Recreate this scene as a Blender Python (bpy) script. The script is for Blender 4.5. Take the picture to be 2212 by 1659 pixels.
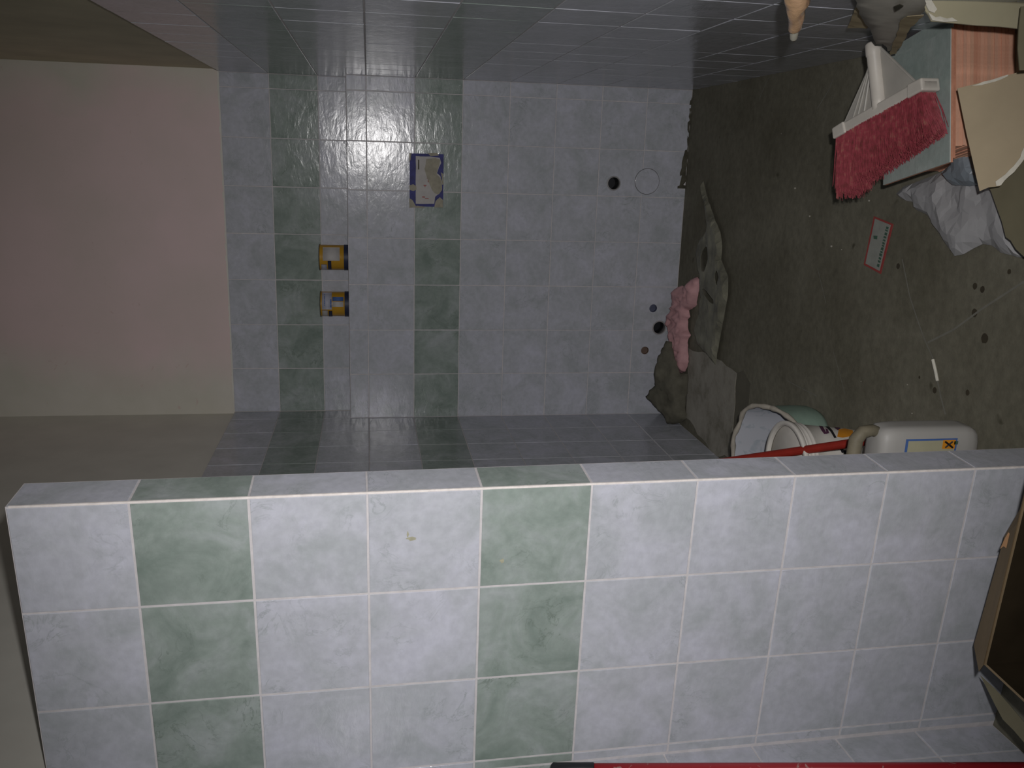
import bpy, bmesh, math, random
from mathutils import Vector, Matrix, noise
from mathutils.geometry import delaunay_2d_cdt
random.seed(7)
SC = bpy.context.scene
COL = SC.collection
for o in list(bpy.data.objects):
    bpy.data.objects.remove(o)

# ------------------------------------------------------------------ camera
F_PX, W_PX, H_PX = 1921.56, 2212.0, 1659.0
CAM = Vector((-0.3106, -3.8865, 1.3941))
ROT = Matrix(((0.030460604638478685, 0.9688508121509469, 0.24576463406989402),
              (-0.15479089450624076, 0.247484844555246, -0.9564470872418523),
              (-0.9874775595136409, -0.008908170963579239, 0.15750782185995563)))
cd = bpy.data.cameras.new('camera'); cam = bpy.data.objects.new('camera', cd); COL.objects.link(cam)
cd.sensor_width = 36.0; cd.sensor_fit = 'HORIZONTAL'; cd.lens = F_PX / W_PX * 36.0
cd.clip_start = 0.02; cd.clip_end = 50
cam.matrix_world = Matrix.Translation(CAM) @ ROT.to_4x4()
SC.camera = cam

# ------------------------------------------------------------------ light: the camera's own flash, a very weak room ambience
SC.view_settings.view_transform = 'Standard'
SC.view_settings.look = 'None'
SC.view_settings.gamma = 1.0
SC.view_settings.use_curve_mapping = False
SC.view_settings.exposure = 0.0
w = bpy.data.worlds.new('world'); SC.world = w; w.use_nodes = True
w.node_tree.nodes['Background'].inputs[0].default_value = (0.55, 0.60, 0.48, 1)
w.node_tree.nodes['Background'].inputs[1].default_value = 0.03
fl = bpy.data.lights.new('flash', 'SPOT'); flash = bpy.data.objects.new('flash', fl); COL.objects.link(flash)
fl.energy = 122; fl.color = (1.0, 0.975, 0.965); fl.shadow_soft_size = 0.014
fl.spot_size = math.radians(92); fl.spot_blend = 1.0
flash.matrix_world = Matrix.Translation(CAM + Vector((0.080, 0.0, -0.045))) @ ROT.to_4x4() @ Matrix.Rotation(math.radians(1.5), 4, 'Y')

# ------------------------------------------------------------------ pixel -> point of a given plane (real distances measured off the tile grid)
def ray(x, y):
    return ROT @ Vector(((x - 1106) / F_PX, -(y - 829.5) / F_PX, -1))
def P(x, y, ax, val):
    v = ray(x, y); return CAM + v * ((val - CAM[ax]) / v[ax])
def PP(x, y, p0, n):
    v = ray(x, y); return CAM + v * ((Vector(p0) - CAM).dot(n) / v.dot(n))

# ------------------------------------------------------------------ materials
def srgb(c):
    return tuple(((x / 12.92) if x <= 0.04045 else ((x + 0.055) / 1.055) ** 2.4) for x in c)
class M:
    def __init__(s, name):
        s.m = bpy.data.materials.new(name); s.m.use_nodes = True
        s.t = s.m.node_tree; s.n = s.t.nodes; s.b = s.n['Principled BSDF']; s.co = None
    def node(s, t, **k):
        n = s.n.new(t)
        for a, v in k.items(): setattr(n, a, v)
        return n
    def link(s, a, b): s.t.links.new(a, b)
    def coord(s, rnd=False):
        if s.co: return s.co
        tc = s.node('ShaderNodeTexCoord')
        if rnd:
            oi = s.node('ShaderNodeObjectInfo')
            mu = s.node('ShaderNodeMath', operation='MULTIPLY'); mu.inputs[1].default_value = 37.0
            s.link(oi.outputs['Random'], mu.inputs[0])
            va = s.node('ShaderNodeVectorMath', operation='ADD')
            s.link(tc.outputs['Object'], va.inputs[0]); s.link(mu.outputs[0], va.inputs[1])
            s.co = va.outputs[0]
        else: s.co = tc.outputs['Object']
        return s.co
    def noise(s, scale, detail=4, rough=0.55, dist=0.0):
        n = s.node('ShaderNodeTexNoise'); n.inputs['Scale'].default_value = scale
        n.inputs['Detail'].default_value = detail; n.inputs['Roughness'].default_value = rough
        n.inputs['Distortion'].default_value = dist
        s.link(s.coord(), n.inputs['Vector']); return n.outputs['Fac']
    def ramp(s, fac, stops):
        r = s.node('ShaderNodeValToRGB'); e = r.color_ramp.elements
        while len(e) < len(stops): e.new(0.5)
        for i, (p, c) in enumerate(stops):
            e[i].position = p; e[i].color = tuple(c) + (1,) if len(c) == 3 else c
        s.link(fac, r.inputs[0]); return r.outputs[0]
    def mix(s, fac, a, b, mode='MIX'):
        n = s.node('ShaderNodeMix', data_type='RGBA', blend_type=mode)
        if isinstance(fac, float): n.inputs[0].default_value = fac
        else: s.link(fac, n.inputs[0])
        for i, v in ((6, a), (7, b)):
            if isinstance(v, tuple): n.inputs[i].default_value = v + (1,)
            else: s.link(v, n.inputs[i])
        return n.outputs[2]
    def bump(s, h, strength, dist=0.002):
        n = s.node('ShaderNodeBump'); n.inputs['Strength'].default_value = strength; n.inputs['Distance'].default_value = dist
        s.link(h, n.inputs['Height']); s.link(n.outputs[0], s.b.inputs['Normal'])
    def base(s, c):
        if isinstance(c, tuple): s.b.inputs['Base Color'].default_value = c + (1,)
        else: s.link(c, s.b.inputs['Base Color'])
    def set(s, **k):
        for a, v in k.items(): s.b.inputs[a.replace('_', ' ')].default_value = v

def simple(name, col, rough=0.6, var=0.12, scale=30, bump=0.2, spec=0.4, rnd=False):
    m = M(name); m.coord(rnd)
    f = m.noise(scale, 5)
    lo = tuple(c * (1 - var) for c in col); hi = tuple(min(1, c * (1 + var)) for c in col)
    m.base(m.ramp(f, [(0.3, lo), (0.7, hi)])); m.set(Roughness=rough)
    m.b.inputs['Specular IOR Level'].default_value = spec
    if bump: m.bump(m.noise(scale * 2.5, 4), bump, 0.001)
    return m.m

def tile_mat(name, lo, mid, hi, vein):
    m = M(name); m.coord(True)
    cloud = m.noise(9, 7, 0.6, 0.6)
    c = m.ramp(cloud, [(0.3, lo), (0.5, mid), (0.7, hi)])
    v = m.noise(11, 6, 0.62, 1.6)
    d = m.node('ShaderNodeMath', operation='SUBTRACT'); m.link(v, d.inputs[0]); d.inputs[1].default_value = 0.47
    a = m.node('ShaderNodeMath', operation='ABSOLUTE'); m.link(d.outputs[0], a.inputs[0])
    vm = m.ramp(a.outputs[0], [(0.0, (1, 1, 1)), (0.022, (0, 0, 0))])
    msk = m.ramp(m.noise(7, 3), [(0.5, (0, 0, 0)), (0.68, (0.75, 0.75, 0.75))])
    vf = m.mix(1.0, vm, msk, 'MULTIPLY')
    sp = m.ramp(m.noise(60, 3), [(0.35, (0.93, 0.93, 0.93)), (0.65, (1.03, 1.03, 1.03))])
    c2 = m.mix(1.0, m.mix(vf, c, vein), sp, 'MULTIPLY')
    m.base(c2)
    m.set(Roughness=0.17); m.b.inputs['Specular IOR Level'].default_value = 0.27
    mp = m.node('ShaderNodeMapping'); mp.inputs['Scale'].default_value = (0.45, 1, 1); m.link(m.co, mp.inputs[0])
    m.co = mp.outputs[0]
    hb = m.mix(0.45, m.ramp(m.noise(13, 3, 0.5, 0.3), [(0, (0, 0, 0)), (1, (1, 1, 1))]), m.ramp(m.noise(44, 4, 0.6, 0.5), [(0, (0, 0, 0)), (1, (1, 1, 1))]))
    m.bump(hb, 0.5, 0.0032)
    return m.m
LIGHT = tile_mat('pale_marbled_glaze', (0.41, 0.435, 0.46), (0.485, 0.50, 0.55), (0.55, 0.56, 0.64), (0.31, 0.34, 0.35))
GREEN = tile_mat('green_marbled_glaze', (0.205, 0.255, 0.228), (0.29, 0.34, 0.315), (0.39, 0.425, 0.43), (0.14, 0.18, 0.15))
GROUT = simple('white_grout', (0.60, 0.575, 0.585), 0.95, 0.10, 40, 0.5, 0.1)
CLAY = M('red_clay_body')
_oi = CLAY.node('ShaderNodeObjectInfo')
_t = CLAY.ramp(_oi.outputs['Random'], [(0.0, (0.60, 0.27, 0.17)), (0.35, (0.86, 0.46, 0.31)), (0.6, (0.70, 0.40, 0.28)), (1.0, (0.92, 0.50, 0.29))])
CLAY.base(CLAY.mix(1.0, _t, CLAY.ramp(CLAY.noise(60, 5), [(0.3, (0.85, 0.85, 0.85)), (0.7, (1.08, 1.08, 1.08))]), 'MULTIPLY')); CLAY.set(Roughness=0.95)
CLAY.bump(CLAY.noise(150, 4), 0.5, 0.001); CLAY = CLAY.m
SLABGREEN = tile_mat('grey_green_glaze', (0.31, 0.375, 0.35), (0.36, 0.42, 0.395), (0.41, 0.46, 0.44), (0.28, 0.33, 0.30))
SLABRIM = simple('pale_glaze_rim', (0.58, 0.62, 0.58), 0.4, 0.1)

def plaster_mat(name):
    m = M(name)
    tc = m.coord()
    sp = m.node('ShaderNodeSeparateXYZ'); m.link(tc, sp.inputs[0])
    n1 = m.noise(2.2, 4, 0.6, 0.4)
    # pink paint that stops short of the corner, bare grey-buff plaster beyond
    a = m.node('ShaderNodeMath', operation='MULTIPLY_ADD'); m.link(n1, a.inputs[0]); a.inputs[1].default_value = 0.45
    m.link(sp.outputs['X'], a.inputs[2])
    f = m.ramp(a.outputs[0], [(0.0, (0, 0, 0)), (1.0, (1, 1, 1))])
    f = m.node('ShaderNodeMapRange'); m.link(a.outputs[0], f.inputs[0])
    f.inputs[1].default_value = -1.13; f.inputs[2].default_value = -0.93
    g = m.node('ShaderNodeMapRange'); m.link(a.outputs[0], g.inputs[0])
    g.inputs[1].default_value = 0.06; g.inputs[2].default_value = 0.22; g.inputs[3].default_value = 1; g.inputs[4].default_value = 0
    mm = m.node('ShaderNodeMath', operation='MULTIPLY'); m.link(f.outputs[0], mm.inputs[0]); m.link(g.outputs[0], mm.inputs[1])
    pink = m.ramp(m.noise(3, 5), [(0.3, (0.68, 0.565, 0.54)), (0.7, (0.76, 0.60, 0.60))])
    grey = m.ramp(m.noise(4, 5), [(0.3, (0.60, 0.575, 0.50)), (0.7, (0.68, 0.645, 0.585))])
    c = m.mix(mm.outputs[0], grey, pink)
    sm = m.ramp(m.noise(14, 4, 0.5, 2.0), [(0.70, (0, 0, 0)), (0.76, (0.5, 0.5, 0.5))])
    c = m.mix(sm, c, (0.58, 0.43, 0.40))
    m.base(c); m.set(Roughness=0.75); m.b.inputs['Specular IOR Level'].default_value = 0.25
    m.bump(m.noise(18, 6), 0.25, 0.003)
    return m.m
PINK = plaster_mat('pink_wall_paint')
BUFF = simple('grey_buff_plaster', (0.68, 0.66, 0.60), 0.7, 0.06, 6, 0.3, 0.3)
OCHRE = simple('dull_ochre_plaster', (0.56, 0.52, 0.38), 0.75, 0.1, 5, 0.3, 0.25)
CEIL = simple('ceiling_plaster', (0.5, 0.5, 0.46), 0.9, 0.06, 5, 0.2, 0.2)

def floor_mat():
    m = M('dirty_cement')
    f = m.noise(2.4, 8, 0.62, 0.3)
    c = m.ramp(f, [(0.30, (0.128, 0.119, 0.085)), (0.5, (0.172, 0.162, 0.122)), (0.72, (0.228, 0.217, 0.168))])
    sp = m.ramp(m.noise(38, 5, 0.6), [(0.3, (0.82, 0.82, 0.82)), (0.7, (1.12, 1.12, 1.12))])
    c = m.mix(1.0, c, sp, 'MULTIPLY')
    # brown drips
    dr = m.ramp(m.noise(16, 2, 0.4), [(0.73, (0, 0, 0)), (0.79, (0.8, 0.8, 0.8))])
    c = m.mix(dr, c, (0.06, 0.055, 0.035))
    m.base(c); m.set(Roughness=0.85); m.b.inputs['Specular IOR Level'].default_value = 0.2
    m.bump(m.noise(30, 8, 0.65), 0.5, 0.004)
    return m.m
FLOOR = floor_mat()
SCREED = M('pale_screed')
SCREED.base(SCREED.ramp(SCREED.noise(7, 6, 0.65), [(0.34, (0.20, 0.188, 0.145)), (0.5, (0.33, 0.31, 0.262)), (0.7, (0.41, 0.39, 0.335))])); SCREED.set(Roughness=0.9)
SCREED.bump(SCREED.noise(40, 6), 0.5, 0.003); SCREED = SCREED.m
CEMENT = simple('dark_cement', (0.085, 0.08, 0.06), 0.95, 0.3, 30, 0.8, 0.1)
WHITEP = simple('white_plastic', (0.62, 0.58, 0.52), 0.45, 0.07, 20, 0.05, 0.4)
BRISTLE = M('red_bristle')
BRISTLE.base(BRISTLE.ramp(BRISTLE.noise(70, 6), [(0.3, (0.17, 0.035, 0.035)), (0.55, (0.32, 0.05, 0.07)), (0.8, (0.36, 0.17, 0.12))])); BRISTLE.set(Roughness=0.6)
BRISTLE = BRISTLE.m
CARD = simple('cardboard', (0.42, 0.345, 0.235), 0.85, 0.06, 12, 0.15, 0.15)
CARDL = simple('light_cardboard', (0.42, 0.385, 0.265), 0.85, 0.05, 12, 0.15, 0.15)
CARDD = simple('olive_cardboard', (0.21, 0.19, 0.125), 0.9, 0.08, 12, 0.15, 0.1)
CARDI = simple('shaded_box_inside', (0.030, 0.022, 0.013), 0.95, 0.2, 12, 0.1, 0.05)  # near-black colour stands in for the shade inside the open box
CARDB = simple('box_cardboard', (0.235, 0.175, 0.105), 0.9, 0.08, 12, 0.15, 0.1)
TEAR = simple('torn_paper_edge', (0.66, 0.63, 0.54), 0.9, 0.1, 60, 0.5, 0.1)
GREYP = simple('grey_kraft_paper', (0.50, 0.48, 0.42), 0.85, 0.12, 16, 0.4, 0.15)
TANP = simple('tan_kraft_paper', (0.40, 0.335, 0.21), 0.85, 0.12, 16, 0.4, 0.15)
BAG = simple('white_plastic_film', (0.40, 0.40, 0.41), 0.42, 0.10, 10, 0.25, 0.5)
BAGB = simple('blue_grey_film', (0.22, 0.255, 0.29), 0.4, 0.15, 14, 0.3, 0.5)
FILM = simple('dusty_film', (0.19, 0.185, 0.14), 0.5, 0.42, 14, 0.6, 0.4)
RAG = simple('dirty_cloth', (0.135, 0.128, 0.10), 0.95, 0.25, 20, 0.6, 0.05)
GLOVE = simple('pink_rubber', (0.58, 0.33, 0.34), 0.6, 0.14, 25, 0.4, 0.3)
BLUE = simple('blue_plastic', (0.028, 0.03, 0.17), 0.55, 0.3, 40, 0.1, 0.3)
WHITEL = simple('white_label', (0.46, 0.44, 0.43), 0.6, 0.08, 30, 0.1, 0.3)
SMEAR = simple('dried_plaster', (0.36, 0.335, 0.27), 0.95, 0.12, 60, 0.6, 0.05)
RED = simple('red_print', (0.33, 0.055, 0.05), 0.6, 0.1)
GREENP = simple('green_print', (0.055, 0.115, 0.08), 0.6, 0.1)
BLACK = simple('black_plastic', (0.012, 0.012, 0.016), 0.5, 0.1)
YELLOW = simple('orange_yellow_lacquer', (0.46, 0.25, 0.02), 0.35, 0.06)
NAVY = simple('navy_print', (0.022, 0.028, 0.06), 0.5, 0.1)
SKY = simple('blue_print', (0.07, 0.14, 0.36), 0.5, 0.1)
LILAC = simple('pale_print', (0.38, 0.39, 0.47), 0.5, 0.1)
METAL = simple('dull_tin', (0.12, 0.10, 0.07), 0.4, 0.2)
REDPOLE = M('scuffed_red_paint')
REDPOLE.base(REDPOLE.mix(REDPOLE.ramp(REDPOLE.noise(28, 6, 0.6, 1.0), [(0.62, (0, 0, 0)), (0.66, (0.7, 0.7, 0.7))]), (0.30, 0.012, 0.02), (0.45, 0.30, 0.28))); REDPOLE.set(Roughness=0.4)
REDPOLE = REDPOLE.m
REDSTICK = simple('red_painted_wood', (0.27, 0.022, 0.014), 0.45, 0.1)
PVC = simple('grey_pvc', (0.30, 0.29, 0.29), 0.5, 0.1)
PIPEBLUE = simple('blue_pipe_cap', (0.09, 0.10, 0.16), 0.5, 0.15)
PIPEBROWN = simple('brown_pipe_stub', (0.15, 0.10, 0.075), 0.6, 0.2)
HDPE = simple('milky_plastic', (0.37, 0.36, 0.34), 0.5, 0.05, 8, 0.05, 0.4)
STAIN = simple('grimy_plastic', (0.17, 0.15, 0.105), 0.6, 0.3, 18, 0.1, 0.3)
CREAM = simple('cream_label', (0.40, 0.38, 0.26), 0.6, 0.06)
BUCKETW = simple('bucket_white', (0.66, 0.63, 0.58), 0.45, 0.06)
BUCKETI = simple('dark_bucket_inside', (0.085, 0.08, 0.058), 0.8, 0.15)  # inside coloured darker than the white outer wall
PURPLE = simple('purple_print', (0.10, 0.03, 0.075), 0.5, 0.1)
ORANGE = simple('orange_print', (0.65, 0.26, 0.02), 0.5, 0.1)
MINT = simple('mint_plastic', (0.225, 0.31, 0.255), 0.6, 0.08)
SACKW = M('printed_white_lining')
SACKW.base(SACKW.mix(SACKW.ramp(SACKW.noise(22, 3, 0.5, 1.2), [(0.56, (0, 0, 0)), (0.66, (0.45, 0.45, 0.45))]), (0.44, 0.455, 0.50), (0.24, 0.30, 0.34))); SACKW.set(Roughness=0.6)
SACKW = SACKW.m
SEALANT = M('dried_sealant')
SEALANT.base(SEALANT.ramp(SEALANT.noise(30, 4), [(0.3, (0.42, 0.27, 0.15)), (0.7, (0.52, 0.33, 0.20))])); SEALANT.set(Roughness=0.10); SEALANT.bump(SEALANT.noise(60, 4), 0.4, 0.004)
SEALANT = SEALANT.m
NOZ = simple('nozzle_plastic', (0.48, 0.46, 0.38), 0.5, 0.05)

# ------------------------------------------------------------------ helpers
def tag(o, label=None, cat=None, group=None, kind=None):
    if label: o['label'] = label
    if cat: o['category'] = cat
    if group: o['group'] = group
    if kind: o['kind'] = kind
    return o
def link(o, parent=None):
    COL.objects.link(o)
    if parent is not None: o.parent = parent
    return o
def obj(name, bm, mats, parent=None, smooth=False, keep=True):
    me = bpy.data.meshes.new(name); bm.normal_update(); bm.to_mesh(me); bm.free()
    for m in (mats if isinstance(mats, (list, tuple)) else [mats]): me.materials.append(m)
    if smooth:
        for p in me.polygons: p.use_smooth = True
    o = bpy.data.objects.new(name, me); link(o, parent)
    if parent is not None and keep:      # the mesh was built in world space
        o.matrix_parent_inverse = parent_world(parent).inverted()
    return o
def parent_world(p):
    m = p.matrix_basis.copy()
    while p.parent is not None:
        m = p.parent.matrix_basis @ p.matrix_parent_inverse @ m if False else p.parent.matrix_basis @ m
        p = p.parent
    return m
def empty(name, loc, label, cat, group=None):
    o = bpy.data.objects.new(name, None); link(o); o.location = loc; o.empty_display_size = 0.05
    return tag(o, label, cat, group)
def box(bm, a, b, mi=0, mat=None):
    x0, y0, z0 = a; x1, y1, z1 = b
    vs = [Vector(v) for v in ((x0, y0, z0), (x1, y0, z0), (x1, y1, z0), (x0, y1, z0), (x0, y0, z1), (x1, y0, z1), (x1, y1, z1), (x0, y1, z1))]
    if mat is not None: vs = [mat @ v for v in vs]
    v = [bm.verts.new(p) for p in vs]
    for f in ((0, 3, 2, 1), (4, 5, 6, 7), (0, 1, 5, 4), (1, 2, 6, 5), (2, 3, 7, 6), (3, 0, 4, 7)):
        bm.faces.new([v[i] for i in f]).material_index = mi
    return v
def prism(bm, pts, ax, d, mi=0):
    """polygon of 3-D points pushed along vector d"""
    a = [bm.verts.new(p) for p in pts]; b = [bm.verts.new(Vector(p) + Vector(d)) for p in pts]
    n = len(pts)
    for f in [a, b[::-1]] + [[a[(i + 1) % n], a[i], b[i], b[(i + 1) % n]] for i in range(n)]:
        bm.faces.new(f).material_index = mi
def frame_from(z, x=None):
    z = Vector(z).normalized()
    x = Vector(x) if x is not None else (Vector((1, 0, 0)) if abs(z.x) < 0.9 else Vector((0, 1, 0)))
    y = z.cross(x).normalized(); x = y.cross(z)
    return Matrix((x, y, z)).transposed()
def lathe(bm, prof, c, axis=(0, 0, 1), n=32, mi=0, caps=True, ref=None):
    """prof: [(r, h)...] around axis through c"""
    fr = frame_from(axis, ref); rings = []
    for r, h in prof:
        rings.append([bm.verts.new(Vector(c) + fr @ Vector((r * math.cos(2 * math.pi * i / n), r * math.sin(2 * math.pi * i / n), h))) for i in range(n)])
    for a, b in zip(rings, rings[1:]):
        for i in range(n):
            bm.faces.new((a[i], a[(i + 1) % n], b[(i + 1) % n], b[i])).material_index = mi
    if caps:
        bm.faces.new(rings[0][::-1]).material_index = mi; bm.faces.new(rings[-1]).material_index = mi
def tube(bm, pts, r, n=10, mi=0, caps=True):
    pts = [Vector(p) for p in pts]; rings = []; x = None
    for i, p in enumerate(pts):
        t = (pts[min(i + 1, len(pts) - 1)] - pts[max(i - 1, 0)]).normalized()
        if x is None: x = frame_from(t).col[0]
        fr = frame_from(t, x); x = fr.col[0]
        rr = r[i] if isinstance(r, (list, tuple)) else r
        rings.append([bm.verts.new(p + fr @ Vector((rr * math.cos(2 * math.pi * k / n), rr * math.sin(2 * math.pi * k / n), 0))) for k in range(n)])
    for a, b in zip(rings, rings[1:]):
        for k in range(n): bm.faces.new((a[k], a[(k + 1) % n], b[(k + 1) % n], b[k])).material_index = mi
    if caps: bm.faces.new(rings[0][::-1]).material_index = mi; bm.faces.new(rings[-1]).material_index = mi

def inside(p, poly):
    c = False; n = len(poly)
    for i in range(n):
        a, b = poly[i], poly[i - 1]
        if (a[1] > p[1]) != (b[1] > p[1]) and p[0] < (b[0] - a[0]) * (p[1] - a[1]) / (b[1] - a[1]) + a[0]: c = not c
    return c
def edge_dist(p, poly):
    d = 1e9
    for i in range(len(poly)):
        a, b = Vector(poly[i - 1]), Vector(poly[i]); q = Vector(p)
        t = max(0, min(1, (q - a).dot(b - a) / max(1e-12, (b - a).length_squared)))
        d = min(d, (q - a - (b - a) * t).length)
    return d
def sheet(bm, pts, n, step, disp, thick, mi=0, ragged=0.0, holes=(), seed=0):
    """a sheet with outline pts (3-D points of one plane with normal n), relief disp(u, v, edge distance, point) along n, thickness thick"""
    n = Vector(n).normalized(); fr = frame_from(n); o = Vector(pts[0]); inv = fr.transposed()
    poly = [(inv @ (Vector(p) - o)).to_2d() for p in pts]
    rim = []
    rnd = random.Random(seed)
    for i in range(len(poly)):
        a, b = poly[i], poly[(i + 1) % len(poly)]
        k = max(1, int((b - a).length / step))
        nn = Vector(((b - a).y, -(b - a).x)).normalized() if (b - a).length > 0 else Vector((0, 0))
        for j in range(k):
            rim.append(a.lerp(b, j / k) + nn * (rnd.uniform(-ragged, ragged) if j else 0))
    vs = list(rim); edges = [(i, (i + 1) % len(rim)) for i in range(len(rim))]
    hp = [[(inv @ (Vector(q) - o)).to_2d() for q in h] for h in holes]
    for h in hp:
        s = len(vs); vs += h; edges += [(s + i, s + (i + 1) % len(h)) for i in range(len(h))]
    xs = [p[0] for p in rim]; ys = [p[1] for p in rim]
    x = min(xs)
    while x < max(xs):
        y = min(ys)
        while y < max(ys):
            q = Vector((x + rnd.uniform(-.35, .35) * step, y + rnd.uniform(-.35, .35) * step))
            if inside(q, rim) and edge_dist(q, rim) > step * 0.4 and not any(inside(q, h) or edge_dist(q, h) < step * .3 for h in hp): vs.append(q)
            y += step
        x += step
    V, _, Fc, *_r = delaunay_2d_cdt([Vector(v) for v in vs], edges, [], 1, 1e-6)
    lay = []
    for s in (0, 1):
        row = []
        for v in V:
            q = o + fr @ Vector((v[0], v[1], 0))
            d = disp(v[0], v[1], edge_dist(v, rim), q)
            row.append(bm.verts.new(q + n * (d - s * thick)))
        lay.append(row)
    ec = {}
    for f in Fc:
        cen = sum((V[i] for i in f), Vector((0, 0))) / len(f)
        if any(inside(cen, h) for h in hp) or not inside(cen, rim): continue
        for i in range(len(f)):
            e = (f[i], f[(i + 1) % len(f)]); ec[e] = ec.get(e, 0) + 1
        try:
            bm.faces.new([lay[0][i] for i in f]).material_index = mi
            bm.faces.new([lay[1][i] for i in reversed(f)]).material_index = mi
        except ValueError: pass
    for (a, b) in ec:
        if (b, a) not in ec:
            try: bm.faces.new((lay[0][b], lay[0][a], lay[1][a], lay[1][b])).material_index = mi
            except ValueError: pass
    for v in [v for v in bm.verts if not v.link_faces]: bm.verts.remove(v)
def crumple(amp, sc, seed=0.0, tilt=0):
    def f(u, v, e, p):
        q = Vector((u * sc + seed, v * sc, seed))
        a = 1 - abs(noise.noise(q)) * 2
        b = 1 - abs(noise.noise(q * 2.3 + Vector((3, 1, 2)))) * 2
        return amp * (0.65 * a + 0.35 * b)
    return f
def pillow(h, R, amp, sc, seed=0.0):
    c = crumple(amp, sc, seed)
    def f(u, v, e, p):
        t = min(1, e / R)
        return h * math.sqrt(max(0, 1 - (1 - t) ** 2)) + c(u, v, e, p) * (0.25 + 0.75 * t)
    return f

def cut_holes(o, holes, depth=0.05):
    """bore round holes (centre, radius) along Y into o"""
    bm = bmesh.new()
    for (c, r) in holes: lathe(bm, [(r, -depth), (r, depth)], c, (0, 1, 0), 40)
    me = bpy.data.meshes.new('tmp'); bm.normal_update(); bmesh.ops.recalc_face_normals(bm, faces=bm.faces); bm.to_mesh(me); bm.free()
    c = bpy.data.objects.new('tmp', me); link(c)
    md = o.modifiers.new('b', 'BOOLEAN'); md.object = c; md.operation = 'DIFFERENCE'; md.solver = 'EXACT'
    bpy.context.view_layer.update()
    dg = bpy.context.evaluated_depsgraph_get()
    new = bpy.data.meshes.new_from_object(o.evaluated_get(dg))
    o.modifiers.clear(); o.data = new
    bpy.data.objects.remove(c); bpy.data.meshes.remove(me)

# ------------------------------------------------------------------ tiles
G = 0.0031          # grout joint
TT = 0.006          # tile body above the grout bed behind it
_tm = {}
def tile_mesh(wd, ht, mat):
    key = (round(wd, 4), round(ht, 4), mat.name)
    if key not in _tm:
        bm = bmesh.new(); e = 0.0013
        a, b = wd / 2 - G / 2, ht / 2 - G / 2
        def ring(s, y): return [bm.verts.new((x * (a - s), y, z * (b - s))) for x, z in ((-1, -1), (1, -1), (1, 1), (-1, 1))]
        r0, r1, r2 = ring(0, TT), ring(0, e), ring(e, 0)
        for p, q in ((r0, r1), (r1, r2)):
            for i in range(4): bm.faces.new((p[i], p[(i + 1) % 4], q[(i + 1) % 4], q[i]))
        bm.faces.new(r2)
        me = bpy.data.meshes.new('tile'); bm.normal_update(); bm.to_mesh(me); bm.free(); me.materials.append(mat)
        _tm[key] = me
    return _tm[key]
rt = random.Random(3)
def tiles(parent, us, vs, mats, base=Matrix(), skip=(), tilt=.0045):
    """us, vs: joint positions (ascending u, descending v); face at local y=0, looking to -y"""
    out = {}
    for i in range(len(us) - 1):
        for j in range(len(vs) - 1):
            if (i, j) in skip: continue
            wd, ht = us[i + 1] - us[i], vs[j] - vs[j + 1]
            o = bpy.data.objects.new('tile', tile_mesh(wd, ht, mats[j])); link(o, parent)
            o.matrix_parent_inverse = Matrix()
            jit = Matrix.Rotation(rt.uniform(-tilt, tilt), 4, 'X') @ Matrix.Rotation(rt.uniform(-tilt, tilt), 4, 'Z')
            o.matrix_basis = base @ Matrix.Translation(((us[i] + us[i + 1]) / 2, rt.uniform(-.0003, .0003), (vs[j] + vs[j + 1]) / 2)) @ jit
            out[(i, j)] = o
    return out
ROWM = [LIGHT, GREEN, LIGHT, LIGHT, GREEN, LIGHT, LIGHT, LIGHT, LIGHT, LIGHT, LIGHT]
ROWZ = [2 - 0.2 * r for r in range(10)] + [0.0]
XL, XLN, YE, LED, X0 = -1.4597, -1.527, 0.1237, 1.4814, 0.0592
YP = -2.25

# ---- floor, ceiling
bm = bmesh.new(); box(bm, (-1.75, -5.2, -0.12), (0.25, 0.4, 0.0))
floor = obj('floor', bm, FLOOR); tag(floor, 'dirty grey cement floor with scratches and stains', 'floor', kind='structure')
bm = bmesh.new(); box(bm, (-1.75, -5.2, 3.15), (0.25, 0.4, 3.3))
ceil_ = obj('ceiling', bm, CEIL); tag(ceil_, 'plain plastered ceiling above the painted walls', 'ceiling', kind='structure')

# ---- back wall : lower block, ledge, set-back upper part
PD = 0.010   # painted plaster lies this far behind the tile faces
bm = bmesh.new()
prof = [(PD, 0), (0.34, 0), (0.34, 3.15), (YE + PD, 3.15), (YE + PD, LED - .004), (PD, LED - .004)]
a = [bm.verts.new((XL - 0.1, y, z)) for y, z in prof]; b = [bm.verts.new((0.1, y, z)) for y, z in prof]
bm.faces.new(a); bm.faces.new(b[::-1])
for i in range(6): bm.faces.new((a[i], b[i], b[(i + 1) % 6], a[(i + 1) % 6]))
bmesh.ops.recalc_face_normals(bm, faces=bm.faces)
wb = obj('wall_back', bm, PINK); tag(wb, 'back wall with ledge, tiled below and painted dull pink above', 'wall', kind='structure')
bm = bmesh.new(); box(bm, (XL, 0.0012, 0.0), (0.0, PD + .002, LED)); gl = obj('grout', bm, GROUT, wb)
bm = bmesh.new(); box(bm, (XL, YE + 0.0012, LED), (0.0, YE + PD + .002, 2.0)); gu = obj('grout', bm, GROUT, wb)
xs = [XL] + [-X0 - 0.2 * j for j in range(6, -1, -1)] + [0.0]
low = tiles(wb, xs, [LED, 1.4] + ROWZ[4:], [LIGHT] + ROWM[3:], skip={(5, 7)})
# column indices in xs: 0 = left cut tile (1.4597..1.2592), 7 = sliver at right
tiles(wb, xs, [2.0, 1.8, 1.6, LED], ROWM[:3], Matrix.Translation((0, YE, 0)))
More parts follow.
